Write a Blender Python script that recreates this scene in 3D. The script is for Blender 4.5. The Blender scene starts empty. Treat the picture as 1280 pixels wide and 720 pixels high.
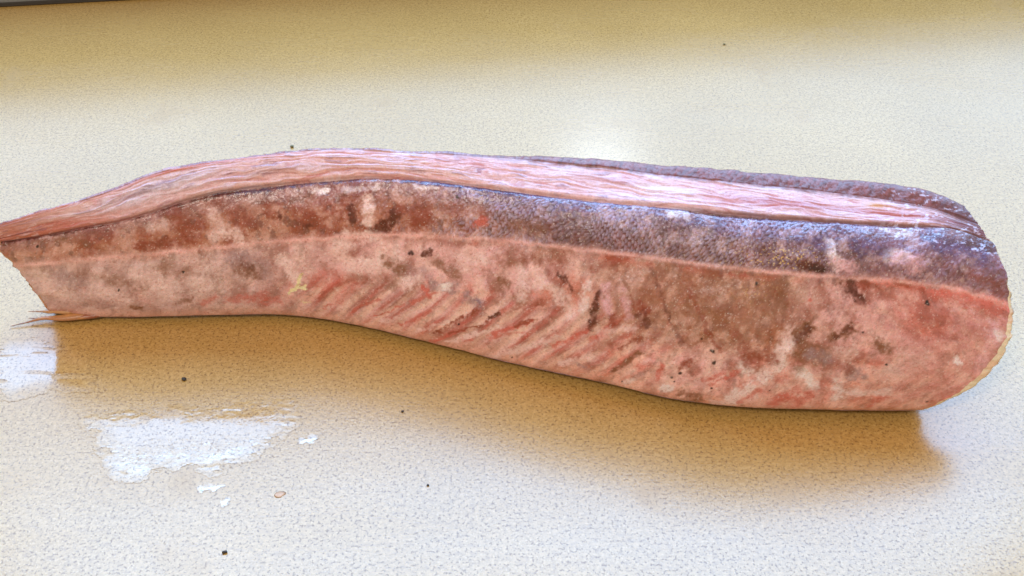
import bpy, math
import numpy as np

R = math.radians
scene = bpy.context.scene

# ------------------------------------------------------------------ camera
ELEV, DIST = R(40.0), 0.615
cd = bpy.data.cameras.new("camera")
cam = bpy.data.objects.new("camera", cd)
scene.collection.objects.link(cam)
cam.location = (0.0, -DIST * math.cos(ELEV), DIST * math.sin(ELEV))
cam.rotation_euler = (math.pi / 2 - ELEV, 0.0, 0.0)
cd.sensor_fit = 'HORIZONTAL'
cd.angle = R(52.0)
cd.clip_start = 0.01
cd.clip_end = 50.0
scene.camera = cam

# ------------------------------------------------------------------ light: warm room, cool window behind the counter
world = bpy.data.worlds.new("World")
scene.world = world
world.use_nodes = True
bg = world.node_tree.nodes["Background"]
bg.inputs[0].default_value = (1.0, 0.845, 0.66, 1.0)
bg.inputs[1].default_value = 0.68

BACK = R(7.3)                                    # the wall line is turned a little against the camera
def wallpoint(a, off, z):                        # a along the wall, off behind it
    return (-0.391 + a * math.cos(BACK) - off * math.sin(BACK),
            0.3837 + a * math.sin(BACK) + off * math.cos(BACK), z)

def area(name, loc, sx, sy, power, col, rot):
    l = bpy.data.lights.new(name, 'AREA')
    l.shape = 'RECTANGLE'; l.size = sx; l.size_y = sy
    l.energy = power; l.color = col
    o = bpy.data.objects.new(name, l)
    o.location = loc; o.rotation_euler = rot
    scene.collection.objects.link(o)
    return o

area("window_light", wallpoint(0.47, 0.06, 0.385), 1.75, 0.53, 12.2, (0.28, 0.555, 1.0), (R(-90), 0, BACK))
area("window_light_upper_pane", wallpoint(0.47, 0.06, 1.17), 1.75, 1.0, 54.0, (0.28, 0.565, 1.0), (R(-90), 0, BACK))
area("window_glare", wallpoint(0.50, 0.055, 0.27), 0.07, 0.07, 0.15, (0.75, 0.86, 1.0), (R(-90), 0, BACK))
area("room_fill_light", (-0.55, -1.1, 1.45), 0.30, 0.30, 13.5, (1.0, 0.87, 0.74), (R(40), 0, R(-26)))  # unseen warm fill, added on the camera side for flank shading and glints

scene.view_settings.view_transform = 'Standard'
scene.view_settings.look = 'None'
scene.view_settings.exposure = 0.0
scene.view_settings.gamma = 1.0

# ------------------------------------------------------------------ helpers
def lin(c):
    c = np.asarray(c, float) / 255.0
    return np.where(c <= 0.04045, c / 12.92, ((c + 0.055) / 1.055) ** 2.4)

def _hash(i, j, seed):
    h = (i.astype(np.int64) * 374761393 + j.astype(np.int64) * 668265263 + seed * 1442695041) & 0x7fffffff
    h = ((h ^ (h >> 13)) * 1274126177) & 0x7fffffff
    h = ((h ^ (h >> 16)) * 951274213) & 0x7fffffff
    return ((h ^ (h >> 15)) & 0xffff) / 65535.0

def vnoise(x, y, seed=0):
    xi = np.floor(x); yi = np.floor(y)
    fx = x - xi; fy = y - yi
    fx = fx * fx * fx * (fx * (fx * 6 - 15) + 10); fy = fy * fy * fy * (fy * (fy * 6 - 15) + 10)
    a = _hash(xi, yi, seed); b = _hash(xi + 1, yi, seed)
    c = _hash(xi, yi + 1, seed); d = _hash(xi + 1, yi + 1, seed)
    return (a * (1 - fx) + b * fx) * (1 - fy) + (c * (1 - fx) + d * fx) * fy

def fbm(x, y, octv=4, seed=0, gain=0.5):            # about -1 .. 1
    s = np.zeros_like(x); amp = 1.0; tot = 0.0
    ca, sa = math.cos(0.6), math.sin(0.6)
    for o in range(octv):
        s += amp * (vnoise(x, y, seed + o * 17) * 2 - 1); tot += amp
        x, y = (x * ca - y * sa) * 2.03 + 3.7, (x * sa + y * ca) * 2.03 + 1.3
        amp *= gain
    return s / tot * 1.6

def sstep(a, b, x):
    t = np.clip((x - a) / (b - a), 0, 1)
    return t * t * (3 - 2 * t)

def mix(c, col, m):
    return c * (1 - m[..., None]) + np.asarray(col) * m[..., None]

def catmull(P, t):                                   # P: (n,...) at even steps, t in 0..1
    n = len(P)
    Q = np.concatenate([2 * P[:1] - P[1:2], P, 2 * P[-1:] - P[-2:-1]])
    u = np.clip(t * (n - 1), 0, n - 1 - 1e-9); i = u.astype(int); f = (u - i).reshape((-1,) + (1,) * (P.ndim - 1))
    p0, p1, p2, p3 = Q[i], Q[i + 1], Q[i + 2], Q[i + 3]
    return 0.5 * (2 * p1 + (p2 - p0) * f + (2 * p0 - 5 * p1 + 4 * p2 - p3) * f ** 2 + (3 * p1 - p0 - 3 * p2 + p3) * f ** 3)

def grid_mesh(name, V, material, parent=None, col=None, uv=None, gloss=None, keep=None, wrap=False, flip=False):
    """V: (nt, nv, 3) grid -> one smooth mesh object"""
    nt, nv = V.shape[:2]
    idx = np.arange(nt * nv).reshape(nt, nv)
    if wrap:
        idx = np.concatenate([idx, idx[:, :1]], axis=1)
    q = np.stack([idx[:-1, :-1], idx[1:, :-1], idx[1:, 1:], idx[:-1, 1:]], -1)
    if keep is not None:
        q = q[keep]
    q = q.reshape(-1, 4)
    if flip:
        q = q[:, ::-1]
    used = np.zeros(nt * nv, bool); used[q.ravel()] = True
    remap = np.cumsum(used) - 1
    q = remap[q]
    P = V.reshape(-1, 3)[used]
    me = bpy.data.meshes.new(name)
    me.vertices.add(len(P)); me.vertices.foreach_set("co", P.astype(np.float32).ravel())
    me.loops.add(q.size); me.loops.foreach_set("vertex_index", q.astype(np.int32).ravel())
    me.polygons.add(len(q))
    me.polygons.foreach_set("loop_start", np.arange(0, q.size, 4, dtype=np.int32))
    me.polygons.foreach_set("loop_total", np.full(len(q), 4, np.int32))
    me.polygons.foreach_set("use_smooth", np.ones(len(q), bool))
    me.update(calc_edges=True)
    def chan(nm, arr, dim):
        a = me.attributes.new(nm, 'FLOAT_COLOR' if dim == 4 else 'FLOAT', 'POINT')
        if dim == 4:
            d = np.ones((len(P), 4), np.float32); d[:, :3] = arr.reshape(-1, 3)[used]
            a.data.foreach_set("color", d.ravel())
        else:
            a.data.foreach_set("value", arr.ravel()[used].astype(np.float32))
    if col is not None: chan("pigment", col, 4)
    if gloss is not None: chan("gloss", gloss, 1)
    if uv is not None:
        l = me.uv_layers.new(name="chart")  # image pixel coordinates on fish skin and strip, metric on caps and rays
        d = uv.reshape(-1, 2)[used][q.ravel()]
        l.data.foreach_set("uv", d.astype(np.float32).ravel())
    me.materials.append(material)
    o = bpy.data.objects.new(name, me)
    scene.collection.objects.link(o)
    if parent is not None: o.parent = parent
    return o

class NT:
    def __init__(self, name):
        self.m = bpy.data.materials.new(name); self.m.use_nodes = True
        self.t = self.m.node_tree; self.p = self.t.nodes["Principled BSDF"]
    def n(self, typ, **kw):
        x = self.t.nodes.new(typ)
        for k, v in kw.items(): setattr(x, k, v)
        return x
    def l(self, a, b): self.t.links.new(a, b)
    def noise(self, vec, scale, detail=3, rough=0.55):
        x = self.n("ShaderNodeTexNoise"); x.inputs["Scale"].default_value = scale
        x.inputs["Detail"].default_value = detail; x.inputs["Roughness"].default_value = rough
        self.l(vec, x.inputs["Vector"]); return x.outputs["Fac"]
    def ramp(self, fac, stops):
        x = self.n("ShaderNodeValToRGB"); e = x.color_ramp.elements
        while len(e) < len(stops): e.new(0.5)
        for i, (p, c) in enumerate(stops):
            e[i].position = p; e[i].color = (c, c, c, 1) if isinstance(c, (int, float)) else tuple(c) + (1,)
        self.l(fac, x.inputs[0]); return x.outputs[0]
    def mixc(self, a, b, fac, mode='MIX'):
        x = self.n("ShaderNodeMix", data_type='RGBA', blend_type=mode)
        for s, v in ((0, fac), (6, a), (7, b)):
            if hasattr(v, 'links'): self.l(v, x.inputs[s])
            else: x.inputs[s].default_value = v if s == 0 else (tuple(v) + (1,))
        return x.outputs[2]
    def math(self, op, a, b):
        x = self.n("ShaderNodeMath", operation=op)
        for i, v in enumerate((a, b)):
            if hasattr(v, 'links'): self.l(v, x.inputs[i])
            else: x.inputs[i].default_value = v
        return x.outputs[0]
    def bump(self, h, strength, dist, prev=None):
        x = self.n("ShaderNodeBump"); x.inputs["Strength"].default_value = strength
        x.inputs["Distance"].default_value = dist; self.l(h, x.inputs["Height"])
        if prev is not None: self.l(prev, x.inputs["Normal"])
        return x.outputs[0]

# ------------------------------------------------------------------ materials
def counter_colour(k):
    co = k.n("ShaderNodeNewGeometry").outputs["Position"]
    n1 = k.noise(co, 700, 2, 0.6)                     # dark worm-like flecks
    n2 = k.noise(co, 400, 3, 0.6)
    n3 = k.noise(co, 1000, 1, 0.5)
    n4 = k.noise(co, 9, 4, 0.55)
    fl = k.ramp(n1, [(0.36, 1.0), (0.455, 0.0)])
    base = k.ramp(n2, [(0.30, (0.40, 0.245, 0.074)), (0.5, (0.49, 0.315, 0.10)), (0.68, (0.56, 0.37, 0.132))])
    base = k.mixc(base, (0.26, 0.155, 0.052), fl)
    base = k.mixc(base, (0.64, 0.46, 0.19), k.ramp(n3, [(0.60, 0.0), (0.70, 0.7)]))
    base = k.mixc(base, k.ramp(n4, [(0.3, (0.90, 0.89, 0.87)), (0.7, (1.0, 1.0, 1.0))]), 1.0, 'MULTIPLY')
    base = k.mixc(base, (1.0, 0.95, 0.865), 1.0, 'MULTIPLY')
    return co, base, k.math('SUBTRACT', 1.0, k.math('MULTIPLY', fl, 0.30))

def counter_material():
    k = NT("speckled_laminate"); P = k.p
    co, base, spec = counter_colour(k)
    # dried wipe marks and faint stains
    mp = k.n("ShaderNodeMapping"); k.l(co, mp.inputs[0]); mp.inputs["Scale"].default_value = (6, 22, 1); mp.inputs["Rotation"].default_value = (0, 0, 0.25)
    wipe = k.noise(mp.outputs[0], 1.0, 5, 0.6)
    stain = k.ramp(k.noise(co, 17, 3, 0.5), [(0.62, 0.0), (0.72, 1.0)])
    base = k.mixc(base, (0.40, 0.235, 0.075), k.math('MULTIPLY', stain, 0.35))
    k.l(base, P.inputs["Base Color"])
    r = k.math('ADD', k.ramp(wipe, [(0.3, 0.225), (0.7, 0.295)]), k.math('MULTIPLY', stain, 0.06))
    k.l(r, P.inputs["Roughness"])
    k.l(spec, P.inputs["Specular IOR Level"])
    k.l(k.bump(k.noise(co, 800, 2, 0.6), 0.2, 0.0003), P.inputs["Normal"])
    return k.m

def flesh_material(name, rough0, rough1, sss, bumpd, scale_bump):
    k = NT(name); P = k.p
    col = k.n("ShaderNodeAttribute", attribute_name="pigment").outputs["Color"]
    gl = k.n("ShaderNodeAttribute", attribute_name="gloss").outputs["Fac"]
    co = k.n("ShaderNodeTexCoord").outputs["Object"]
    g1 = k.noise(co, 1300, 2, 0.6)
    g2 = k.noise(co, 420, 4, 0.65)
    c = k.mixc(col, k.ramp(g1, [(0.3, (0.90, 0.88, 0.87)), (0.7, (1.08, 1.08, 1.09))]), 1.0, 'MULTIPLY')
    c = k.mixc(c, k.ramp(g2, [(0.3, (0.91, 0.87, 0.86)), (0.7, (1.07, 1.08, 1.09))]), 1.0, 'MULTIPLY')
    k.l(c, P.inputs["Base Color"])
    ro = k.n("ShaderNodeMapRange")
    k.l(gl, ro.inputs[0]); ro.inputs[3].default_value = rough0; ro.inputs[4].default_value = rough1
    k.l(k.math('ADD', ro.outputs[0], k.math('MULTIPLY', k.math('SUBTRACT', g2, 0.5), 0.35)), P.inputs["Roughness"])
    k.l(k.math('ADD', 0.06, k.math('MULTIPLY', gl, 0.75)), P.inputs["Specular IOR Level"])
    P.inputs["Subsurface Weight"].default_value = sss
    P.inputs["Subsurface Radius"].default_value = (1.0, 0.35, 0.22)
    P.inputs["Subsurface Scale"].default_value = 0.0025
    P.inputs["Coat Weight"].default_value = 0.30; P.inputs["Coat Roughness"].default_value = 0.16
    P.inputs["Coat IOR"].default_value = 1.4
    nb = k.bump(g2, 0.5, bumpd)
    nb = k.bump(g1, 0.5, bumpd * 0.4, nb)
    k.l(nb, P.inputs["Normal"]); k.l(k.bump(g2, 0.7, bumpd * 1.4), P.inputs["Coat Normal"])
    return k.m

def plain(name, c, rough=0.5, var=0.15, scale=300, bump=0.0003):
    k = NT(name); co = k.n("ShaderNodeTexCoord").outputs["Object"]
    n = k.noise(co, scale, 4, 0.6)
    lo = tuple(v * (1 - var) for v in c); hi = tuple(min(1, v * (1 + var)) for v in c)
    k.l(k.ramp(n, [(0.3, lo), (0.7, hi)]), k.p.inputs["Base Color"])
    k.p.inputs["Roughness"].default_value = rough
    k.l(k.bump(n, 0.4, bump), k.p.inputs["Normal"])
    return k.m

def film_material():                                # laminate seen through a clear skin of water
    k = NT("wet_laminate"); P = k.p
    co, base, spec = counter_colour(k)
    k.l(base, P.inputs["Base Color"])
    wet = k.n("ShaderNodeAttribute", attribute_name="gloss").outputs["Fac"]
    k.l(k.math('SUBTRACT', 0.26, k.math('MULTIPLY', wet, 0.19)), P.inputs["Roughness"])
    k.l(k.math('ADD', 1.5, k.math('MULTIPLY', wet, 0.36)), P.inputs["IOR"])
    k.l(spec, P.inputs["Specular IOR Level"])
    k.l(k.bump(k.noise(co, 420, 3, 0.6), 0.12, 0.0003), P.inputs["Normal"])
    return k.m

M_COUNTER = counter_material()
M_SKIN = flesh_material("mottled_fish_skin", 0.55, 0.22, 0.26, 0.0006, True)
M_FLESH = flesh_material("pink_fish_flesh", 0.50, 0.24, 0.18, 0.0005, False)
M_FILM = film_material()
M_CRUMB = plain("dark_crumb", (0.035, 0.028, 0.022), 0.6)
M_CRUMB_GREEN = plain("olive_crumb", (0.16, 0.15, 0.07), 0.6)
M_CRUMB_PINK = plain("pale_scrap", (0.56, 0.36, 0.22), 0.4)
M_GREY = plain("grey_stone_upstand", (0.24, 0.24, 0.23), 0.55, 0.12, 500)
M_SEAL = plain("dark_sealant", (0.05, 0.042, 0.035), 0.6)

# ------------------------------------------------------------------ setting: counter and the strip behind it
def box(name, x0, x1, y0, y1, z0, z1, material, parent=None, bev=0.0):
    import bmesh
    bm = bmesh.new()
    bmesh.ops.create_cube(bm, size=1.0)
    for v in bm.verts:
        v.co = ((x0 + x1) / 2 + v.co.x * (x1 - x0), (y0 + y1) / 2 + v.co.y * (y1 - y0), (z0 + z1) / 2 + v.co.z * (z1 - z0))
    if bev: bmesh.ops.bevel(bm, geom=bm.edges[:], offset=bev, segments=2, affect='EDGES')
    me = bpy.data.meshes.new(name); bm.to_mesh(me); bm.free()
    me.materials.append(material)
    o = bpy.data.objects.new(name, me); scene.collection.objects.link(o)
    if parent is not None: o.parent = parent
    return o

ct = box("countertop", -1.4, 1.4, -0.75, 0.62, -0.04, 0.0, M_COUNTER, bev=0.002)
ct["kind"] = "structure"

up = bpy.data.objects.new("backsplash", None); scene.collection.objects.link(up)
up.location = wallpoint(0, 0, 0); up.rotation_euler = (0, 0, BACK)
up["label"] = "grey upstand strip along the back edge of the counter in the far corner"
up["category"] = "backsplash"
box("panel", -0.6, 1.6, 0.002, 0.022, 0.0, 0.10, M_GREY, up, 0.0015)
box("sealant_bead", -0.6, 1.6, -0.0025, 0.002, 0.0003, 0.0028, M_SEAL, up, 0.0008)

# ------------------------------------------------------------------ the fish
RING=[((-259.7,-25.8,4.0),(-266.8,-29.6,40.1),(-273.1,-29.6,55.9),(-273.4,-27.7,65.0),(-275.1,-24.7,63.3)),
((-243.5,-28.4,4.2),(-247.9,-32.2,44.8),(-254.6,-31.7,60.1),(-254.8,-28.4,72.2),(-257.0,-25.0,70.1)),
((-227.8,-29.8,4.3),(-230.2,-33.4,47.6),(-236.9,-32.3,64.3),(-237.5,-27.7,77.6),(-240.0,-23.9,75.2)),
((-212.4,-30.2,4.5),(-213.2,-33.4,49.5),(-220.0,-31.6,67.9),(-221.1,-26.1,81.3),(-224.0,-21.9,78.5)),
((-197.2,-29.9,4.6),(-196.6,-32.8,50.8),(-203.6,-30.2,70.4),(-205.0,-22.9,85.6),(-208.3,-18.2,82.3)),
((-182.1,-29.7,4.8),(-180.1,-32.0,52.1),(-187.0,-28.3,74.7),(-188.9,-19.1,91.1),(-192.5,-14.1,87.6)),
((-166.9,-29.3,4.9),(-163.5,-31.2,53.5),(-170.4,-26.0,79.8),(-172.9,-16.5,94.7),(-176.6,-11.2,91.3)),
((-151.7,-28.9,5.1),(-147.1,-30.1,54.8),(-154.3,-23.2,83.1),(-157.4,-13.6,96.3),(-161.2,-8.1,92.8)),
((-136.5,-29.0,5.2),(-130.6,-29.3,56.4),(-138.4,-21.0,84.3),(-141.9,-10.6,97.1),(-146.0,-4.9,93.5)),
((-121.0,-30.5,5.3),(-113.7,-29.9,58.7),(-122.2,-20.2,86.0),(-126.1,-8.9,98.3),(-130.2,-3.0,94.7)),
((-105.3,-33.6,5.4),(-96.8,-32.0,61.7),(-105.7,-20.9,88.5),(-109.8,-8.8,100.2),(-114.1,-2.7,96.5)),
((-89.7,-37.7,5.5),(-79.9,-35.0,65.0),(-89.2,-22.4,91.3),(-93.5,-10.1,101.9),(-97.9,-3.8,98.3)),
((-74.1,-42.7,5.7),(-63.1,-38.8,68.4),(-72.7,-24.9,94.1),(-77.2,-12.8,103.3),(-81.7,-6.3,99.9)),
((-58.8,-48.1,5.8),(-46.7,-42.8,70.9),(-56.6,-27.9,95.6),(-61.1,-15.7,103.8),(-65.6,-9.0,100.3)),
((-43.6,-53.6,5.9),(-30.6,-47.0,73.2),(-40.6,-31.2,96.4),(-45.2,-17.9,104.3),(-49.8,-11.0,100.6)),
((-28.6,-59.2,6.0),(-14.8,-51.6,75.5),(-24.8,-35.3,97.1),(-29.4,-20.0,105.0),(-34.1,-12.8,101.2)),
((-13.9,-64.9,6.1),(0.8,-56.5,77.8),(-9.1,-39.8,97.7),(-13.7,-22.4,105.4),(-18.5,-14.7,101.9)),
((0.6,-69.9,6.2),(16.1,-60.7,79.2),(6.2,-44.2,98.4),(1.8,-25.1,106.0),(-2.9,-17.0,102.8)),
((14.9,-74.5,6.4),(31.1,-64.6,80.1),(21.4,-48.1,98.7),(17.2,-27.5,106.0),(12.5,-19.0,103.4)),
((29.0,-78.9,6.5),(46.0,-68.4,80.6),(36.4,-51.6,99.1),(32.5,-30.2,105.8),(27.7,-21.3,104.0)),
((43.0,-83.3,6.6),(60.7,-72.1,81.1),(51.3,-54.9,99.6),(47.7,-33.1,105.6),(42.9,-23.9,104.5)),
((56.7,-88.0,6.7),(75.2,-76.2,81.8),(65.9,-58.2,100.5),(62.7,-36.7,105.5),(57.8,-27.3,105.4)),
((70.3,-92.9,6.8),(89.4,-80.3,82.6),(80.4,-61.7,101.5),(77.5,-40.4,105.6),(72.5,-30.8,106.4)),
((83.7,-97.0,6.9),(103.6,-83.7,83.0),(94.7,-64.9,101.6),(92.3,-43.2,105.4),(87.2,-33.3,106.8)),
((97.1,-100.3,7.1),(117.8,-86.4,83.4),(109.1,-67.4,101.7),(106.9,-45.8,105.4),(101.8,-35.7,107.2)),
((110.5,-102.4,7.2),(132.2,-87.9,82.9),(123.7,-68.5,101.1),(121.8,-47.6,104.6),(116.5,-37.2,107.0)),
((124.0,-103.7,7.3),(146.7,-88.8,82.3),(138.5,-69.1,100.3),(136.7,-48.8,103.6),(131.4,-38.2,106.2)),
((137.6,-104.4,7.4),(161.4,-89.1,81.3),(153.4,-69.0,99.2),(151.7,-49.7,102.3),(146.3,-38.9,105.0)),
((151.1,-105.0,7.5),(176.2,-89.3,80.1),(168.5,-68.7,98.0),(166.8,-50.7,100.8),(161.3,-39.6,103.9)),
((164.7,-105.4,7.6),(191.2,-89.5,78.3),(183.8,-68.0,96.5),(181.9,-51.8,99.0),(176.2,-40.5,103.0)),
((178.3,-105.7,7.8),(206.4,-89.8,76.0),(199.4,-67.0,94.8),(197.0,-53.5,96.8),(191.0,-42.0,101.9)),
((191.9,-105.9,7.9),(222.1,-90.6,71.6),(215.5,-66.4,91.0),(212.7,-54.5,92.7),(206.3,-42.8,99.3)),
((205.5,-106.0,8.0),(238.0,-91.4,66.7),(231.7,-67.1,85.7),(228.8,-56.2,87.2),(223.0,-44.2,91.2))]
IMAGE_PX=[((65,390),(22,333),(-4,304),(-10,284),(-10,283)),
((99,394),(61,328),(35,299),(28,271),(28,270)),
((133,395),(100,325),(74,292),(67,260),(66,259)),
((167,396),(138,321),(112,284),(106,250),(103,250)),
((201,395),(177,318),(151,277),(144,237),(141,237)),
((235,394),(216,314),(190,266),(182,221),(179,221)),
((268,394),(254,311),(229,253),(221,210),(217,210)),
((302,393),(293,307),(268,242),(260,203),(255,203)),
((336,393),(332,302),(306,237),(298,197),(292,197)),
((370,395),(371,299),(345,232),(336,192),(330,192)),
((404,399),(410,296),(384,229),(375,189),(368,188)),
((438,405),(448,294),(423,225),(414,187),(406,186)),
((472,412),(487,293),(462,223),(452,187),(444,186)),
((506,420),(526,295),(501,224),(490,190),(482,188)),
((540,429),(564,296),(539,227),(529,192),(519,191)),
((574,438),(603,299),(578,231),(568,194),(557,192)),
((608,447),(642,301),(617,236),(606,196),(595,193)),
((641,455),(681,305),(656,241),(644,198),(633,194)),
((675,462),(720,309),(695,246),(683,201),(671,195)),
((709,469),(758,314),(733,250),(722,206),(708,197)),
((743,476),(797,319),(772,254),(760,210),(746,200)),
((777,484),(836,324),(811,257),(798,215),(784,202)),
((811,493),(874,330),(850,261),(837,220),(822,205)),
((845,500),(913,334),(889,265),(876,225),(860,208)),
((879,505),(952,338),(928,269),(914,229),(898,210)),
((913,509),(991,341),(966,272),(952,233),(935,213)),
((947,511),(1030,344),(1005,274),(991,237),(973,216)),
((980,512),(1068,347),(1044,277),(1030,241),(1011,219)),
((1014,513),(1107,349),(1083,279),(1068,245),(1049,223)),
((1048,513),(1146,353),(1122,281),(1106,251),(1087,226)),
((1082,514),(1184,359),(1160,283),(1145,258),(1124,230)),
((1116,514),(1223,369),(1199,290),(1184,268),(1162,237)),
((1150,514),(1262,380),(1238,302),(1222,282),(1200,256))]


RING = np.array(RING) / 1000.0                      # stations x (belly edge, lateral line, fin groove, ridge, far shoulder)
IMAGE_PX = np.array(IMAGE_PX, float)                      # the same five lines in image pixel coordinates, used to place the markings

fish = bpy.data.objects.new("fish_tail_section", None)
scene.collection.objects.link(fish)
fish.location = (0.0, -0.05, 0.0)
fish["label"] = "raw mottled pink and brown fish piece lying across the counter"
fish["category"] = "fish"

NT_, SEG = 1400, dict(ac=190, cd=92, db=56, bs=20, se=26, ef=26, fg=16, ga=14)
t = np.linspace(0, 1, NT_)
K = catmull(RING, t); H = catmull(IMAGE_PX, t)
pa, pc, pd, pb, ps = [K[:, i] for i in range(5)]
tt = t[:, None]
mid = (pd + pb) / 2
thin = np.interp(t, [0, .12, .35, 1], [.35, .7, 1, 1])[:, None]
half = (mid[:, 1:2] - pc[:, 1:2])
pe = pc.copy(); pe[:, 1:2] = mid[:, 1:2] + half * thin; pe[:, 2] *= 0.98
pf = pa.copy(); pf[:, 1:2] = pa[:, 1:2] + np.maximum(0.018, (pe[:, 1:2] - pa[:, 1:2]) * 0.8); pf[:, 2] = 0.004

def seg(p, q, n, nrm, amount, last=False):
    s = np.linspace(0, 1, n, endpoint=last)[None, :, None]
    return p[:, None] * (1 - s) + q[:, None] * s + np.asarray(nrm)[None, None, :] * (amount[:, None, None] * 4 * s * (1 - s)), s[0, :, 0]

one = np.ones(NT_)
parts = []; vco = []
def push(k, p, q, nrm, amt, base):
    g, s = seg(p, q, SEG[k], nrm, amt); parts.append(g); vco.append(base + s)
push('ac', pa, pc, (0, -0.97, 0.2), np.interp(t, [0, .2, 1], [.001, .0040, .0075]), 0)
push('cd', pc, pd, (0, -0.7, 0.7), np.interp(t, [0, .3, 1], [.0008, .0030, .0045]), 1)
push('db', pd, pb, (0, -0.2, 0.98), np.interp(t, [0, .3, .6, 1], [.0008, .0022, .0008, .0008]), 2)
push('bs', pb, ps, (0, 0.5, 0.86), one * .0008, 3)
push('se', ps, pe, (0, 0.75, 0.65), one * .004, 4)
push('ef', pe, pf, (0, 0.97, -0.1), one * .004, 5)
pg = pa.copy(); pg[:, 1] += np.interp(t, [0, .2, 1], [.004, .006, .010]); pg[:, 2] = .0004
push('fg', pf, pg, (0, 0, 1), one * .0006, 6)
push('ga', pg, pa, (0, -.7, -.7), one * .0010, 7)
V = np.concatenate(parts, 1); vv = np.concatenate(vco)
# the near end is cut on a curve: the flank bows outwards there
sv = np.clip(vv, 0, 1)[None, :] * (vv <= 1)[None, :]
V[:, :, 0] += 0.0085 * 4 * sv * (1 - sv) * sstep(.82, 1, tt)
# soften the section (periodic blur), keep the groove crisp
for it in range(60):
    m = 0.5 * V + 0.25 * (np.roll(V, 1, 1) + np.roll(V, -1, 1))
    w = np.ones(len(vv))
    w *= 1 - 0.93 * np.exp(-((vv - 2) / .05) ** 2)
    V += (m - V) * w[None, :, None]
V[:, :, 2] = np.maximum(V[:, :, 2], 0.0008)

# image pixel coordinates of every vertex, interpolated between the five lines
cv = np.clip(vv, 0, 4)
ci = np.minimum(cv.astype(int), 3); cf = cv - ci
U = H[:, ci] * (1 - cf)[None, :, None] + H[:, ci + 1] * cf[None, :, None]
U[:, vv > 4, 1] -= ((vv[vv > 4] - 4) * 70)[None, :]
X, Y = U[..., 0], U[..., 1]
VV = np.broadcast_to(vv[None, :], X.shape)
latY = H[:, 1, 1][:, None]; groY = H[:, 2, 1][:, None]; belY = H[:, 0, 1][:, None]; ridY = H[:, 3, 1][:, None]

# warped coordinates so that no marking has a clean edge
Wx = X + 4.5 * fbm(X / 26, Y / 26, 4, 5); Wy = Y + 4.5 * fbm(X / 26, Y / 26, 4, 91)
Fx = X + 2.5 * fbm(X / 7, Y / 7, 3, 15); Fy = Y + 2.5 * fbm(X / 7, Y / 7, 3, 35)

# ------------------------------------------------------------------ pigment
STRIP_END = 0.962
TINT = np.array((1.05, 1.15, 1.34))
def S3(r, g, b): return lin((r, g, b)) * TINT
C = np.empty(X.shape + (3,)); C[:] = S3(190, 130, 112)
G = np.full(X.shape, 0.55)
upper = sstep(-9, 9, latY - Wy + 5 * fbm(X / 22, Y / 30, 3, 19) * (.3 + .7 * (1 - sstep(500, 700, X))))                       # 1 above the lateral line
far = sstep(480, 700, X)
# lower flank: pale pink ground, brownish and grey clouding
dyl = Y - latY; hgt = np.maximum(belY - latY, 20)
q = np.clip(dyl / hgt, 0, 1.2)
bow = np.where(q < .42, -26 * (q / .42), -26 + 110 * (q - .42) * hgt / 110)
al = sstep(300, 420, X) * (1 - sstep(740, 860, X)) * sstep(.2, .45, q)
BX = X + bow * sstep(-.05, .1, dyl / hgt)
n_a = fbm(X / 60, Y / 40, 5, 1); n_b = fbm(BX / 17, Y / 46, 4, 2) * al + fbm(X / 27, Y / 24, 5, 2) * (1 - al); n_c = fbm(X / 9, Y / 9, 4, 3); n_d = fbm(X / 3.2, Y / 3.2, 3, 4)
low = np.empty_like(C); low[:] = S3(212, 158, 146)
low = mix(low, S3(205, 120, 98), sstep(0, .8, n_a) * .7)
low = mix(low, S3(220, 174, 156), sstep(.05, .6, n_b) * .65)
low = mix(low, S3(150, 84, 62), sstep(.05, .7, -n_b) * .62)
low = mix(low, S3(198, 164, 152), (1 - sstep(240, 480, X)) * .6)
low = mix(low, S3(150, 98, 68), sstep(640, 860, X) * (1 - sstep(960, 1040, X)) * sstep(30, 70, 150 - (Y - latY) * 1.1) * .8)
low = mix(low, S3(185, 100, 84), sstep(1040, 1140, X) * .45)
# muscle bands under the skin: oblique low down, swinging back near the lateral line
ph = (Wx * .5 + X * .5 + bow * 1.0) / 27.0
band = np.cos(ph * 2 * math.pi + .8 * n_a)
bm_ = sstep(.45, .98, band) * sstep(.25, .5, q) * (1 - sstep(.90, 1.0, q))
bm_ *= sstep(330, 420, X) * (1 - .85 * sstep(740, 880, X)) * (.55 + .45 * sstep(-.4, .3, fbm(X / 45, Y / 30, 3, 61)))
low = mix(low, S3(182, 84, 70), bm_ * .68)
bp = sstep(-.1, .9, -band) * sstep(.35, .6, q) * sstep(330, 430, X) * (1 - .7 * sstep(760, 880, X))
low = mix(low, S3(220, 172, 150), bp * .7)
# belly edge pale
low = mix(low, S3(212, 152, 126), sstep(.80, .97, q) * .65)
# upper flank
upc = np.empty_like(C); upc[:] = S3(172, 108, 80)
upc = mix(upc, S3(100, 62, 58), far * .92)
upc = mix(upc, S3(150, 72, 46), sstep(-.1, .6, n_b) * (1 - .75 * far) * .75)
upc = mix(upc, S3(112, 70, 68), sstep(0, .6, n_b) * far * .55)
upc = mix(upc, S3(196, 144, 124), sstep(.1, .6, -n_b) * (.5 - .34 * far))
upc = mix(upc, S3(98, 72, 92), sstep(.40, .95, (VV - 1)) * (.35 + .5 * far))
upc = mix(upc, S3(150, 105, 108), sstep(1040, 1120, X) * .5)
upc = mix(upc, S3(90, 44, 32), sstep(.25, .7, n_c) * .4)
C = low * (1 - upper[..., None]) + upc * upper[..., None]
n_e = fbm(BX / 11, Y / 30, 4, 6) * al + fbm(X / 15, Y / 14, 4, 6) * (1 - al)
C = mix(C, S3(146, 82, 66), sstep(.05, .7, n_e) * .26)
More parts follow.
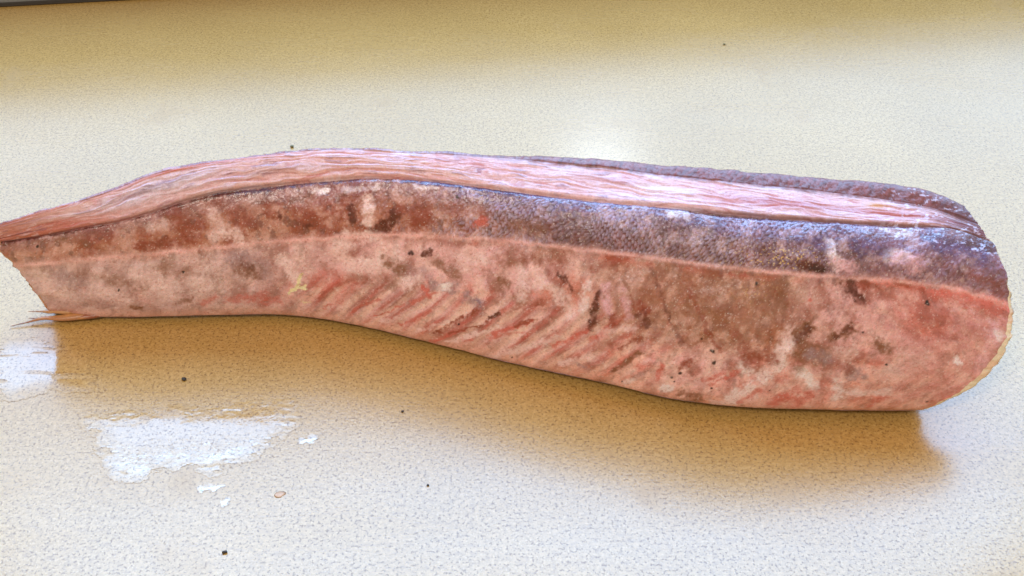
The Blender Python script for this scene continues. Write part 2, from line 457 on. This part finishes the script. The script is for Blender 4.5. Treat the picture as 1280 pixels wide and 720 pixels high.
C = mix(C, S3(226, 178, 160), sstep(.1, .65, -n_e) * .30)
C = mix(C, S3(118, 66, 54), sstep(.3, .8, n_c) * .24)
C = mix(C, S3(222, 174, 156), sstep(.35, .8, -n_c) * .22)

# scales: an overlapping lattice, strongest above the lateral line at the thick end
sx, sy = 8.6, 10.0
gx_ = X + .35 * (Y - latY) + 6 * fbm(X / 60, Y / 40, 2, 81) + 2.2 * fbm(X / 13, Y / 13, 2, 83); gy_ = (Y - latY) + 4 * fbm(X / 60, Y / 40, 2, 82) + 2.0 * fbm(X / 13, Y / 13, 2, 84)
rown = np.floor(gy_ / (sy / 2)); best = np.full(X.shape, 9.0)
scale_h = np.full(X.shape, -1.0); scale_id = np.zeros(X.shape)
for k in (-1, 0, 1, 2):
    r_ = rown + k
    cx_ = (np.floor(gx_ / sx - .5 * (r_ % 2) + .5) + .5 * (r_ % 2)) * sx
    ddx = (gx_ - cx_) / (sx * .62); ddy = (gy_ - r_ * sy / 2) / (sy * .60)
    d_ = np.sqrt(ddx ** 2 + ddy ** 2)
    hh = np.where(d_ < 1, .55 - ddx * .5 + .35 * (1 - d_ ** 2), -1)
    newer = hh > scale_h
    scale_h = np.where(newer, hh, scale_h); scale_id = np.where(newer, _hash(np.round(cx_ * 3), r_, 7), scale_id)
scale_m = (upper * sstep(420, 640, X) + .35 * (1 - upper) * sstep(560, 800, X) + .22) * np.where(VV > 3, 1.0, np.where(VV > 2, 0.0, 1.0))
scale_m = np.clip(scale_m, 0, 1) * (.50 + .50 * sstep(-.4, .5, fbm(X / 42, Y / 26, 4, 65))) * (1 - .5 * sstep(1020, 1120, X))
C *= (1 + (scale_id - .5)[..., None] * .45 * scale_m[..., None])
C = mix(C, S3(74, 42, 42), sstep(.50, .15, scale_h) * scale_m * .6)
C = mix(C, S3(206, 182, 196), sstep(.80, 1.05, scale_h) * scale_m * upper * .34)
# golden scale flecks, with their glints painted into the colour
gold = sstep(.62, .85, fbm(X / 2.2, Y / 1.8, 2, 55))
gm = np.exp(-((X - 965) / 60) ** 2 - ((Y - 322) / 14) ** 2) + .8 * np.exp(-((X - 1000) / 18) ** 2 - ((Y - 328) / 10) ** 2) + .5 * np.exp(-((X - 950) / 40) ** 2 - ((Y - 358) / 12) ** 2)
C = mix(C, S3(214, 170, 110), gold * np.clip(gm, 0, 1) * .9)

COL = dict(dk=S3(104, 46, 30), dd=S3(70, 26, 18), rd=S3(194, 102, 86), rb=S3(146, 70, 48), ol=S3(140, 88, 62), gr=S3(162, 124, 118),
           pl=S3(224, 182, 168), wh=S3(226, 196, 184), pp=S3(214, 160, 156), pu=S3(92, 66, 92), sa=S3(222, 128, 112), cr=S3(222, 196, 150), bk=S3(34, 14, 12))
# kind, from, to (image pixels), half width, strength
MARKS = [
 # dark blotches
 ('dk',445,258,444,270,8,.85),('dk',478,288,488,270,9,.75),('dk',466,290,478,280,8,.8),('dk',486,278,496,268,6,.7),('rb',520,282,534,272,12,.65),
 ('rd',598,282,604,278,7,.75),('rb',500,262,540,262,8,.35),('rb',440,312,444,310,8,.75),('dd',514,314,518,313,3,.8),('dk',530,313,538,312,4,.7),
 ('rb',338,262,346,272,10,.5),('rb',300,270,312,280,12,.45),('rb',220,270,240,300,14,.5),('rb',170,306,212,302,7,.65),('rb',258,262,275,255,10,.4),('rb',385,270,400,272,12,.45),
 ('dk',350,265,352,270,3,.6),('dk',385,282,387,280,4,.6),('rb',285,298,292,296,7,.5),('rb',560,262,600,266,9,.35),('ol',640,282,680,288,9,.4),
 # grey brown clouds, left
 ('gr',290,318,330,335,14,.5),('ol',300,330,322,338,9,.5),('dk',305,325,318,330,4,.35),('ol',210,330,235,340,12,.35),('gr',75,345,100,350,12,.4),('ol',140,345,185,352,8,.35),('ol',100,338,130,342,7,.3),
 ('ol',165,380,178,380,4,.7),('ol',225,372,240,370,4,.5),('rd',255,375,270,368,6,.45),('rd',290,370,330,368,8,.45),('rd',330,376,350,372,6,.4),('ol',68,300,110,304,4,.4),
 ('pl',170,340,215,360,10,.55),('pl',240,345,262,352,9,.5),('pl',120,360,160,372,10,.5),('pl',60,350,90,370,10,.35),('pl',352,320,372,345,9,.6),('pl',270,295,300,290,8,.5),('pl',190,282,205,280,8,.4),('pl',265,265,300,300,9,.45),
 ('cr',372,352,378,340,2.6,.85),('cr',364,360,374,352,2,.8),('cr',368,356,385,352,1.6,.7),('cr',378,372,388,374,2.5,.5),
 # centre
 ('pl',458,250,462,278,7,.8),('pl',435,290,470,295,7,.6),('pl',440,330,500,322,13,.65),('pl',420,300,440,306,9,.5),('gr',500,330,530,335,12,.4),('ol',488,322,506,330,9,.6),('ol',440,340,500,345,10,.35),('rd',400,340,440,345,14,.35),
 ('rd',530,352,536,357,4,.75),('gr',545,350,565,352,9,.55),('wh',552,352,560,350,6,.6),('pl',505,350,525,340,8,.6),('pl',575,315,605,318,9,.5),('ol',545,322,570,335,9,.55),('ol',625,340,635,348,6,.6),('ol',645,362,652,365,6,.5),('pl',650,330,655,360,9,.55),('pl',670,345,690,350,9,.5),
 ('gr',585,365,600,372,9,.6),('pu',594,366,600,372,4,.25),('ol',640,320,690,315,12,.4),('ol',610,340,628,350,9,.35),
 ('rb',505,300,600,303,4,.25),('rb',660,318,700,330,10,.3),
 # oblique blood lines
 ('rb',545,412,600,378,3.2,.7),('rd',540,425,585,405,3,.65),('rb',565,412,612,396,2.6,.6),('dk',612,390,626,382,3.6,.85),('rd',615,410,668,392,3.5,.7),('rb',645,398,672,390,3.5,.55),('rd',576,420,592,418,5,.6),('rd',610,416,660,406,3,.5),
 ('rd',690,425,735,402,3.2,.65),('rd',735,418,760,398,3.5,.55),('rd',500,402,540,382,2.6,.5),('rd',470,392,505,372,2.4,.5),('rd',440,385,475,366,2.4,.5),('rd',405,382,430,370,2.2,.45),('rd',515,370,545,358,3,.5),('rb',640,378,680,368,4,.4),
 ('pl',560,425,625,402,4,.6),('pl',625,440,700,410,6,.5),('pl',700,450,740,438,6,.55),('pl',520,412,560,395,4,.5),('pl',480,398,520,384,4,.45),('pl',585,452,620,445,6,.5),
 # leopard marks
 ('dk',749,358,745,372,5,.75),('dk',742,380,739,398,6,.7),('rb',766,386,768,396,9,.75),('rb',792,372,806,380,8,.7),('dk',800,385,806,395,7,.55),('dk',700,336,712,352,4,.65),('rb',690,340,706,346,5,.4),
 ('pp',756,350,762,378,7,.6),('wh',735,350,728,375,7,.5),('pp',780,355,785,385,7,.5),('pl',700,360,715,380,10,.5),('pl',750,402,790,400,6,.4),
 ('ol',780,345,790,362,4,.5),('rb',760,320,800,318,5,.5),('rb',740,332,775,322,5,.4),
 ('dk',812,330,824,352,3.4,.35),('dk',824,352,836,390,4,.35),('dk',836,390,852,420,3.2,.35),('rb',862,358,885,408,3,.4),('rb',885,408,900,430,3,.4),
 ('rb',775,425,800,412,4,.6),('ol',768,455,800,430,5,.7),('rb',745,425,775,412,7,.35),('rd',820,470,828,448,4,.6),('rb',848,450,862,442,6,.6),('ol',852,490,872,495,10,.6),('rd',880,465,905,458,5,.5),('rd',885,475,925,452,3,.5),
 ('gr',728,452,735,458,5,.6),('wh',832,480,834,482,8,.6),('wh',925,445,935,455,7,.6),('wh',786,472,788,470,5,.4),
 # right end
 ('wh',1000,405,965,440,8,.55),('wh',975,442,915,495,10,.55),('pl',985,405,960,450,11,.5),('pl',940,490,895,505,8,.45),('wh',1000,455,1012,470,10,.6),('wh',1042,468,1040,490,8,.5),('pl',1030,430,1060,425,8,.35),('wh',1050,485,1100,480,6,.35),
 ('ol',998,405,1012,402,11,.8),('dk',996,414,1010,402,6,.6),('ol',1004,425,1022,432,14,.75),('gr',1010,432,1030,435,9,.6),('ol',1036,408,1058,402,9,.8),('dk',1040,410,1060,398,4,.5),('ol',1084,418,1092,425,9,.7),('gr',1055,455,1064,460,10,.6),('rb',1040,440,1052,450,8,.4),('ol',1000,440,996,450,6,.4),
 ('rb',935,440,960,438,12,.55),('rb',920,410,930,430,10,.4),('rd',995,480,965,500,9,.55),('rd',1010,485,990,505,8,.45),('rd',950,480,925,500,4,.45),('rd',1090,490,1080,505,5,.45),
 ('dk',1056,352,1064,362,9,.85),('dk',1066,366,1076,370,8,.85),('rb',1075,356,1095,352,8,.75),('sa',1090,350,1130,354,4,.5),('sa',1130,354,1262,382,5,.6),('sa',1200,368,1262,386,5,.5),('rb',1120,352,1150,360,5,.6),('rd',1010,370,1012,370,4,.7),('rd',1160,362,1240,385,9,.45),
 ('ol',890,345,900,352,7,.4),('ol',955,360,975,370,14,.45),('ol',960,350,980,355,8,.35),('rb',880,340,930,343,4,.35),
 ('pp',1225,400,1200,450,8,.35),('sa',1205,460,1165,505,8,.55),('wh',1225,412,1232,408,6,.5),('wh',1172,440,1173,442,4,.6),('pl',1130,430,1090,455,14,.25),
 # upper flank at the thick end
 ('wh',1035,305,1042,330,9,.65),('pp',1040,328,1060,338,9,.55),('wh',1108,320,1125,322,10,.55),('pp',1120,325,1140,332,12,.5),('dk',1000,330,1020,336,8,.7),('dd',1010,334,1024,338,5,.6),('pu',1000,300,1030,310,10,.4),('pu',1160,300,1220,320,14,.5),('pu',1070,310,1100,315,12,.4),('rb',1210,345,1250,365,9,.35),
 ('wh',834,267,858,271,6,.5),('wh',560,236,600,240,3,.3),('wh',398,240,408,238,5,.8),('wh',430,236,470,237,5,.35),('wh',520,234,545,238,4,.4),('wh',1100,285,1130,292,6,.4),  # white marks below the groove: bluish window sheen painted into the skin colour
 ('pu',505,226,640,238,5,.8),('pu',560,231,720,249,4,.75),('pu',640,240,860,262,5,.45),('pu',270,243,330,237,4,.7),('pu',330,236,452,224,3,.55),('dk',200,263,300,238,2.4,.75),('dk',0,306,110,286,2.0,.7),('dk',110,285,200,263,2.0,.7),
]
for (kd, x0, y0, x1, y1, w, s) in MARKS:
    pad = w * 2.2 + 12
    i0 = max(0, int(((min(x0, x1) - pad - 75) / 1215.) * NT_) - 40); i1 = min(NT_, int(((max(x0, x1) + pad + 40) / 1200.) * NT_) + 40)
    sl = slice(i0, i1)
    bx_, by_ = (Fx, Fy) if w < 4.5 else (Wx * .6 + Fx * .4, Wy * .6 + Fy * .4)
    ax, ay = bx_[sl], by_[sl]
    ex, ey = x1 - x0, y1 - y0; L2 = ex * ex + ey * ey + 1e-6
    u_ = np.clip(((ax - x0) * ex + (ay - y0) * ey) / L2, 0, 1)
    d_ = np.hypot(ax - x0 - u_ * ex, ay - y0 - u_ * ey) / w
    e_ = 1.10 - d_ + .34 * n_c[sl] + .20 * n_d[sl]
    m = sstep(-.15, .9, e_) * min(1.0, s * 1.28) * np.clip(.95 + .35 * n_d[sl] + .25 * n_c[sl], .3, 1.15)
    m = np.clip(m, 0, .95)
    m = np.where(VV[sl] > 4, 0, m)
    C[sl] = mix(C[sl], COL[kd], m)
# lateral line: a pale salmon thread
ll = np.exp(-((Y - latY + 1.2 * n_c) / 2.6) ** 2) * np.clip(.75 + .35 * n_b, .3, 1)
C = mix(C, S3(230, 172, 158), ll * .8)
C = mix(C, S3(196, 98, 78), np.exp(-((Y - latY - 6) / 4.0) ** 2) * sstep(440, 560, X) * .35 * sstep(-.2, .5, n_a + n_b))
# tiny dark specks
for (x0, y0, r) in [(890,429,2.6),(888,428,2),(892,443,2.6),(849,458,2.8),(839,465,1.8),(843,471,1.6),(888,479,1.8),(778,474,1.3),(1152,374,2.3),(575,398,1.2),(572,248,1.8),(1071,405,1.5),(962,480,1.2),(1093,443,1.6),(640,446,1.2),(230,335,1.6),(150,358,1.6),(48,308,2.2),(151,357,1.5),(945,352,1.8),(875,412,1.6),(1150,498,1.5),(1260,390,2),(1015,250,1.5),(1034,251,1.4)]:
    d_ = np.hypot(Fx * .5 + X * .5 - x0, Fy * .5 + Y * .5 - y0) / r
    C = mix(C, COL['bk'], sstep(1.3, .5, d_) * .92 * (VV < 4))
pn = fbm(X / 1.8, Y / 1.8, 2, 57)
C = mix(C, S3(150, 66, 48), sstep(.82, 1.0, pn) * .4 * (VV < 2))
C = mix(C, S3(232, 206, 190), sstep(.9, 1.1, -pn) * .35 * (VV < 2))
G += (-.05 + .40 * sstep(1.5, 1.95, VV)) * upper + .2 * n_c

# dorsal strip: bare muscle, fibres along the body
on = (VV >= 2) & (VV < 3)
vs = np.clip(VV - 2, 0, 1)                            # 0 groove, 1 ridge
flow = vs * 26 + 3.2 * fbm(X / 55, vs * 3 + X / 300, 3, 27) + .028 * X * sstep(-50, 900, X) * .35   # fibres run slightly across
f1 = fbm(X / 70, flow / 2.2, 5, 21); f2 = fbm(X / 26, flow / 1.6, 4, 22); f3 = fbm(X / 9, flow / 1.1, 3, 23)
st = np.empty_like(C); st[:] = S3(232, 184, 170)
st = mix(st, S3(236, 212, 222), sstep(0, .6, f1) * .6)
st = mix(st, S3(222, 154, 148), sstep(.15, .7, -f1) * .5)
st = mix(st, S3(236, 226, 238), np.exp(-((X - 190) / 90) ** 2 - ((vs - .55) / .35) ** 2) * .75)
st = mix(st, S3(190, 92, 62), (1 - sstep(70, 250, X)) * sstep(.60, .15, vs + .12 * f1) * .75)
st = mix(st, S3(176, 96, 60), (1 - sstep(10, 110, X)) * .65)
st = mix(st, S3(128, 80, 108), sstep(.40, .75, f2) * .45 * (1 - .6 * sstep(700, 900, X)))
st = mix(st, S3(196, 92, 80), sstep(.5, .9, -f2) * .4)
st = mix(st, S3(244, 228, 228), sstep(.4, .9, f3) * .3)
st = mix(st, S3(150, 70, 66), sstep(.6, 1, -f3) * .25)
st = mix(st, S3(196, 98, 60), sstep(.80, .98, vs + .1 * f1) * (np.exp(-((X - 240) / 70) ** 2) + .35 * (1 - sstep(400, 520, X))) * .8)
st = mix(st, S3(118, 58, 84), np.exp(-((vs - .60 - .05 * f1) / .07) ** 2) * np.exp(-((X - 190) / 60) ** 2) * .55)
st = mix(st, S3(120, 60, 76), np.exp(-((vs - .38 - .06 * f1) / .06) ** 2) * np.exp(-((X - 330) / 50) ** 2) * .45)
st = mix(st, S3(184, 58, 46), np.exp(-((vs - .42 - .1 * f1) / .16) ** 2) * sstep(840, 960, X) * .62)
st = mix(st, S3(236, 206, 170), np.exp(-((vs - .55) / .12) ** 2 - ((X - 825) / 22) ** 2) * .8)
st = mix(st, S3(190, 96, 56), np.exp(-((vs - .60) / .08) ** 2 - ((X - 765) / 40) ** 2) * .6)
st = mix(st, S3(226, 160, 90), np.exp(-((vs - .72) / .14) ** 2 - ((X - 1095) / 14) ** 2) * .8)
st = mix(st, S3(150, 70, 56), sstep(1120, 1185, X) * sstep(-.3, .3, f2) * .6)
C = np.where(on[..., None], st * np.array((.80, .74, .73)), C)
# dark blood line in the groove
gl = np.exp(-((VV - 2.02 + .015 * n_c) / np.where(VV < 2, .05, .055)) ** 2) * (.12 + .65 * sstep(820, 900, X) + .35 * (1 - sstep(300, 420, X)))
C = mix(C, S3(88, 34, 32), np.clip(gl, 0, 1))
# far side skin seen along the ridge
fs = sstep(2.86, 3.02, VV + .05 * n_c) * sstep(520, 640, X) * (VV < 6)
C = mix(C, S3(118, 60, 50) * (1 + (scale_id - .5)[..., None] * .6), fs * .95)
C = mix(C, S3(96, 62, 66), (sstep(1150, 1215, X + 6 * n_c) * ((VV > 1.75) & (VV < 4))) * .75)
C = mix(C, S3(226, 214, 222), sstep(.5, .75, fbm(X / 6, Y / 3, 4, 67)) * (VV > 1.7) * (VV < 4) * sstep(1080, 1150, X) * .55)
C = mix(C, S3(110, 76, 70), ((VV > 3.5) & (X < 560)).astype(float) * .7)
G = np.where(on, .40 + .3 * f2, np.where(VV >= 2.95, .0 + .5 * sstep(.7, .95, scale_h), G))
G = np.clip(G, 0, 1)
MEAN = np.array((.52, .27, .21))
con = np.where(VV < 2, 1.22, 1.0)[..., None]
C = MEAN * (np.clip(C, .004, 1) / MEAN) ** con
C = np.clip(C, 0.006, 0.84)


# ------------------------------------------------------------------ relief
dx = np.gradient(V, axis=0); dv = (np.roll(V, -1, 1) - np.roll(V, 1, 1))
Nn = np.cross(dx, dv); Nn /= np.linalg.norm(Nn, axis=2, keepdims=True) + 1e-12
if Nn[NT_ // 2, 90, 1] > 0: Nn = -Nn
disp = 0.9 * fbm(X / 70, Y / 55, 3, 31) + 0.42 * fbm(X / 16, Y / 14, 4, 32) + 0.10 * n_d
disp += 0.42 * (scale_h - .4) * scale_m
disp += 0.34 * band * sstep(.25, .5, q) * sstep(330, 430, X) * (VV < 1) * (1 - .8 * sstep(740, 880, X))
disp += 0.55 * np.exp(-((Y - latY) / 5.0) ** 2) * (VV < 2) * .8
disp = np.where(on, 0.5 * fbm(X / 80, Y / 60, 3, 31) + (.45 * f1 + .16 * f2 + .05 * f3) * sstep(0, .12, vs) * sstep(1, .88, vs), disp)
disp -= 1.0 * np.exp(-((VV - 2.0) / .045) ** 2) * (1 - sstep(1150, 1180, X))
disp += 0.35 * np.exp(-((VV - 2.12) / .06) ** 2) * on

fade = sstep(0.0, 0.5, VV) * 0.7 + 0.3
fade = np.where(VV > 5, 0.3, fade)
V = V + Nn * (disp * fade * 0.001)[..., None]
V[:, :, 2] = np.maximum(V[:, :, 2], 0.0006)
# ragged cut edges at both ends
V[:, :, 0] += (0.0016 * fbm(Y / 9, Y * 0 + 3, 3, 71)) * (1 - sstep(0, .03, tt)) + (0.0009 * fbm(Y / 9, Y * 0 + 9, 3, 72)) * sstep(.97, 1, tt)

off = np.array(fish.location)
V = V - off
n2 = SEG['ac'] + SEG['cd']; n3 = n2 + SEG['db']
qi = np.arange(V.shape[1])
qrow = np.arange(NT_ - 1)
strip_q = ((qi >= n2) & (qi < n3))[None, :] & (qrow < int(NT_ * STRIP_END))[:, None]
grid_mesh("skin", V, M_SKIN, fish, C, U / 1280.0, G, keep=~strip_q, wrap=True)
so = grid_mesh("dorsal_flesh_strip", V, M_FLESH, fish, C, U / 1280.0, G, keep=strip_q, wrap=True)
so["label"] = "pale pink strip of bare flesh where the back fin was cut away"

# the cut ends
def cap(name, ring, sgn, bulge, label, tone):
    n = len(ring); c = ring.mean(0)
    rows = []; prof = [(1.0, 0.0), (0.995, .35), (.975, .7), (.94, .92), (.88, 1.0), (.7, 1.0), (.5, .9), (.3, .85), (.12, .8), (.01, .8)]
    yy = ring[:, 1]; zz = ring[:, 2]
    lo = (1.0 - 0.85 * sstep(0.058, 0.080, zz)) * (1 + .45 * fbm(zz * 45 + 3, yy * 30, 2, 8))
    for i, (s, b) in enumerate(prof):
        r = c + (ring - c) * s
        r = r + np.array([sgn, 0, 0]) * (bulge * b * lo)[:, None]
        r[:, 0] += 0.0006 * fbm(r[:, 1] * 300 + i, r[:, 2] * 300, 3, 44) * min(1, i)
        rows.append(r)
    W = np.array(rows)
    q = np.array(W)
    col = np.empty(W.shape); 
    nz = fbm(W[..., 1] * 160, W[..., 2] * 160, 4, 12)
    col[:] = lin(tone)
    col = mix(col, lin((226, 170, 145)), sstep(.1, .7, nz) * .5)
    W[:, :, 2] = np.maximum(W[:, :, 2], 0.0006)
    o = grid_mesh(name, W, M_FLESH, fish, col, W[..., 1:] * 4, np.full(W.shape[:2], .6), wrap=True, flip=(sgn < 0))
    o["label"] = label
cap("cut_face", V[-1] , 1, 0.0046, "cream flesh of the thick cut end", (234, 222, 200))
cap("cut_face", V[0], -1, 0.0003, "thin cut end at the tail", (186, 128, 100))

# torn fin stub at the tail
def spike(name, pts, r0, colr, parent, seed):
    pts = np.array(pts) / 1000.0; n = 40
    tq = np.linspace(0, 1, n); P = catmull(pts, tq)
    a = np.linspace(0, 2 * math.pi, 14, endpoint=False)
    rad = r0 * np.minimum(1, tq * 3 + .05) * (1 - tq) ** 1.35 * (1 + .15 * np.sin(tq * 19 + seed)) + 0.00018
    W = np.empty((n, 14, 3))
    W[..., 0] = P[:, None, 0]
    W[..., 1] = P[:, None, 1] + rad[:, None] * np.cos(a)[None] * 1.2
    W[..., 2] = np.maximum(P[:, None, 2] + rad[:, None] * np.sin(a)[None] * .8, 0.0004)
    col = np.empty(W.shape); col[:] = lin(colr)
    col = mix(col, lin((95, 45, 25)), np.broadcast_to(sstep(.55, 1, tq)[:, None], W.shape[:2]) * .75)
    st = fbm(W[..., 1] * 900, W[..., 0] * 60 + seed, 3, 5)
    col = mix(col, lin((215, 160, 90)), sstep(.1, .6, st) * .5)
    return grid_mesh(name, W - off, M_FLESH, parent, col, W[..., :2] * 4, np.full(W.shape[:2], .6), wrap=True)
stub = bpy.data.objects.new("fin_stub", None); scene.collection.objects.link(stub); stub.parent = fish
stub["label"] = "torn orange brown fin rays sticking out at the tail"
spike("fin_ray", [(-205,-20,4),(-230,-26,3.8),(-252,-30,3.4),(-264,-30,3.0),(-272,-32,1.8),(-281,-34.5,1.0)], .0032, (172, 120, 80), stub, 1)
spike("fin_ray", [(-215,-19,6),(-245,-25.5,5.6),(-258,-26.5,5.0),(-265,-26,4.6),(-273,-25.8,4.4)], .0030, (184, 138, 92), stub, 2)
spike("fin_ray", [(-205,-20,4.0),(-240,-29,3.6),(-258,-30.5,3.0),(-272,-29.5,2.6)], .0028, (146, 84, 56), stub, 3)


# ------------------------------------------------------------------ water left on the counter
def inside(px, py, poly):
    r = np.zeros(px.shape, bool); n = len(poly)
    for i in range(n):
        x0, y0 = poly[i]; x1, y1 = poly[(i + 1) % n]
        c = ((y0 > py) != (y1 > py)) & (px < (x1 - x0) * (py - y0) / (y1 - y0 + 1e-12) + x0)
        r ^= c
    return r
def edge_dist(px, py, poly):
    d = np.full(px.shape, 1e9); n = len(poly)
    for i in range(n):
        a = np.array(poly[i]); b = np.array(poly[(i + 1) % n]); ab = b - a
        s = np.clip(((px - a[0]) * ab[0] + (py - a[1]) * ab[1]) / (ab @ ab), 0, 1)
        d = np.minimum(d, np.hypot(px - a[0] - s * ab[0], py - a[1] - s * ab[1]))
    return np.where(inside(px, py, poly), d, -d)

def puddle(name, poly, thick, ripple, holes, streak, seed, label, step=0.45, soft=14.0):
    P = np.array(poly)
    grow = 4.0 if soft > 5 else 0.0
    lo = P.min(0) - 9; hi = P.max(0) + 9
    gx = np.arange(lo[0], hi[0], step); gy = np.arange(lo[1], hi[1], step)
    px, py = np.meshgrid(gx, gy, indexing='ij')
    wx = px + 2.2 * fbm(px / 6, py / 6, 4, seed); wy = py + 2.2 * fbm(px / 6, py / 6, 4, seed + 9)
    d = edge_dist(wx, wy, poly) + grow
    d = d - holes * sstep(.25, .7, fbm(px / 5 / streak, py / 3.2, 3, seed + 3)) * 8
    h = thick * sstep(-.5, 5, d) * (1 + (.10 + np.exp(-np.maximum(d, 0) / 3.5)) * ripple * fbm(px / 4, py / 2.6, 3, seed + 5))
    c = (lo + hi) / 2
    W = np.stack([(px - c[0]) / 1000, (py - c[1]) / 1000, 0.00012 + np.maximum(h, 0) / 1000], -1)
    k = d > 0
    k = k[:-1, :-1] & k[1:, :-1] & k[1:, 1:] & k[:-1, 1:]
    o = grid_mesh(name, W, M_FILM, None, gloss=sstep(0, soft, d), keep=k)
    o.location = (c[0] / 1000, c[1] / 1000, 0)
    o["label"] = label; o["category"] = "water"; o["group"] = "wet marks on the counter"
    return o
puddle("water_puddle", [(-216,-104),(-200,-101),(-180,-98),(-158,-98),(-132,-93),(-113,-94),(-112,-108),(-124,-124),(-143,-138),(-166,-133),(-180,-143),(-190,-142)], 0.10, .9, .6, 1.5, 3, "shiny wet puddle on the counter in front of the fish's tail")
puddle("water_smear", [(-330,-66),(-305,-56),(-268,-46),(-246,-50),(-228,-58),(-224,-84),(-244,-80),(-262,-88),(-290,-82),(-330,-104)], 0.04, .9, 1.7, 3.4, 8, "streaky wiped wet smear at the left edge below the fin rays")
puddle("water_droplet", [(-139,-156),(-135,-153),(-132,-156),(-134,-160),(-138,-160)], 0.15, .3, 0, 1, 14, "small bright droplet just below the shiny puddle", .25, 2.0)
puddle("water_droplet", [(-108,-116),(-101,-112),(-95,-115),(-98,-121),(-106,-122)], 0.12, .3, .2, 1, 22, "small wet blot touching the right side of the shiny puddle", .25, 2.0)
puddle("water_droplet", [(-150,-147),(-144,-144),(-138,-147),(-142,-151),(-148,-152)], 0.12, .3, .2, 1, 29, "wet fleck between the shiny puddle and the bright droplet", .25, 2.0)


# ------------------------------------------------------------------ crumbs
def crumb(name, x, y, sx, sy, sz, material, label, cat, seed, rot=0.0):
    import bmesh
    rng = np.random.RandomState(seed)
    bm = bmesh.new(); bmesh.ops.create_icosphere(bm, subdivisions=2, radius=1.0)
    for v in bm.verts:
        k = 1 + rng.uniform(-.25, .25)
        v.co = (v.co.x * sx * k, v.co.y * sy * k, max(-.6 if sz > .0004 else -.02, v.co.z) * sz * k)
    zmin = min(v.co.z for v in bm.verts)
    for v in bm.verts: v.co.z -= zmin
    for f in bm.faces: f.smooth = True
    me = bpy.data.meshes.new(name); bm.to_mesh(me); bm.free(); me.materials.append(material)
    o = bpy.data.objects.new(name, me); scene.collection.objects.link(o)
    o.location = (x, y, 0.0001); o.rotation_euler = (0, 0, rot)
    o["label"] = label; o["category"] = cat; o["group"] = "crumbs on the counter"
crumb("crumb", -0.174, -0.0759, .0013, .0012, .0008, M_CRUMB, "small dark crumb in the fish's shadow near the tail", "crumb", 1)
crumb("crumb", -0.1294, -0.1856, .0013, .0008, .0007, M_CRUMB, "black speck at the bottom edge below the puddle", "crumb", 2, .2)
crumb("crumb", -0.1534, 0.1527, .0013, .0011, .0010, M_CRUMB_GREEN, "dark olive crumb just behind the fish's back", "crumb", 3)
crumb("crumb", 0.1716, 0.3062, .0010, .0009, .0007, M_CRUMB_GREEN, "olive crumb alone on the far counter behind the thick end", "crumb", 4)
crumb("crumb", -0.0402, -0.1471, .0007, .0006, .0005, M_CRUMB, "tiny dark crumb on the bright counter in front, centre left", "crumb", 5)
crumb("crumb", -0.0563, -0.0991, .0007, .0006, .0005, M_CRUMB, "tiny dark crumb at the rim of the fish's shadow", "crumb", 6)
crumb("fish_scrap", -0.1101, -0.1524, .0028, .0017, .0002, M_CRUMB_PINK, "flat pinkish scrap of fish right of the puddle", "scrap", 7, .3)
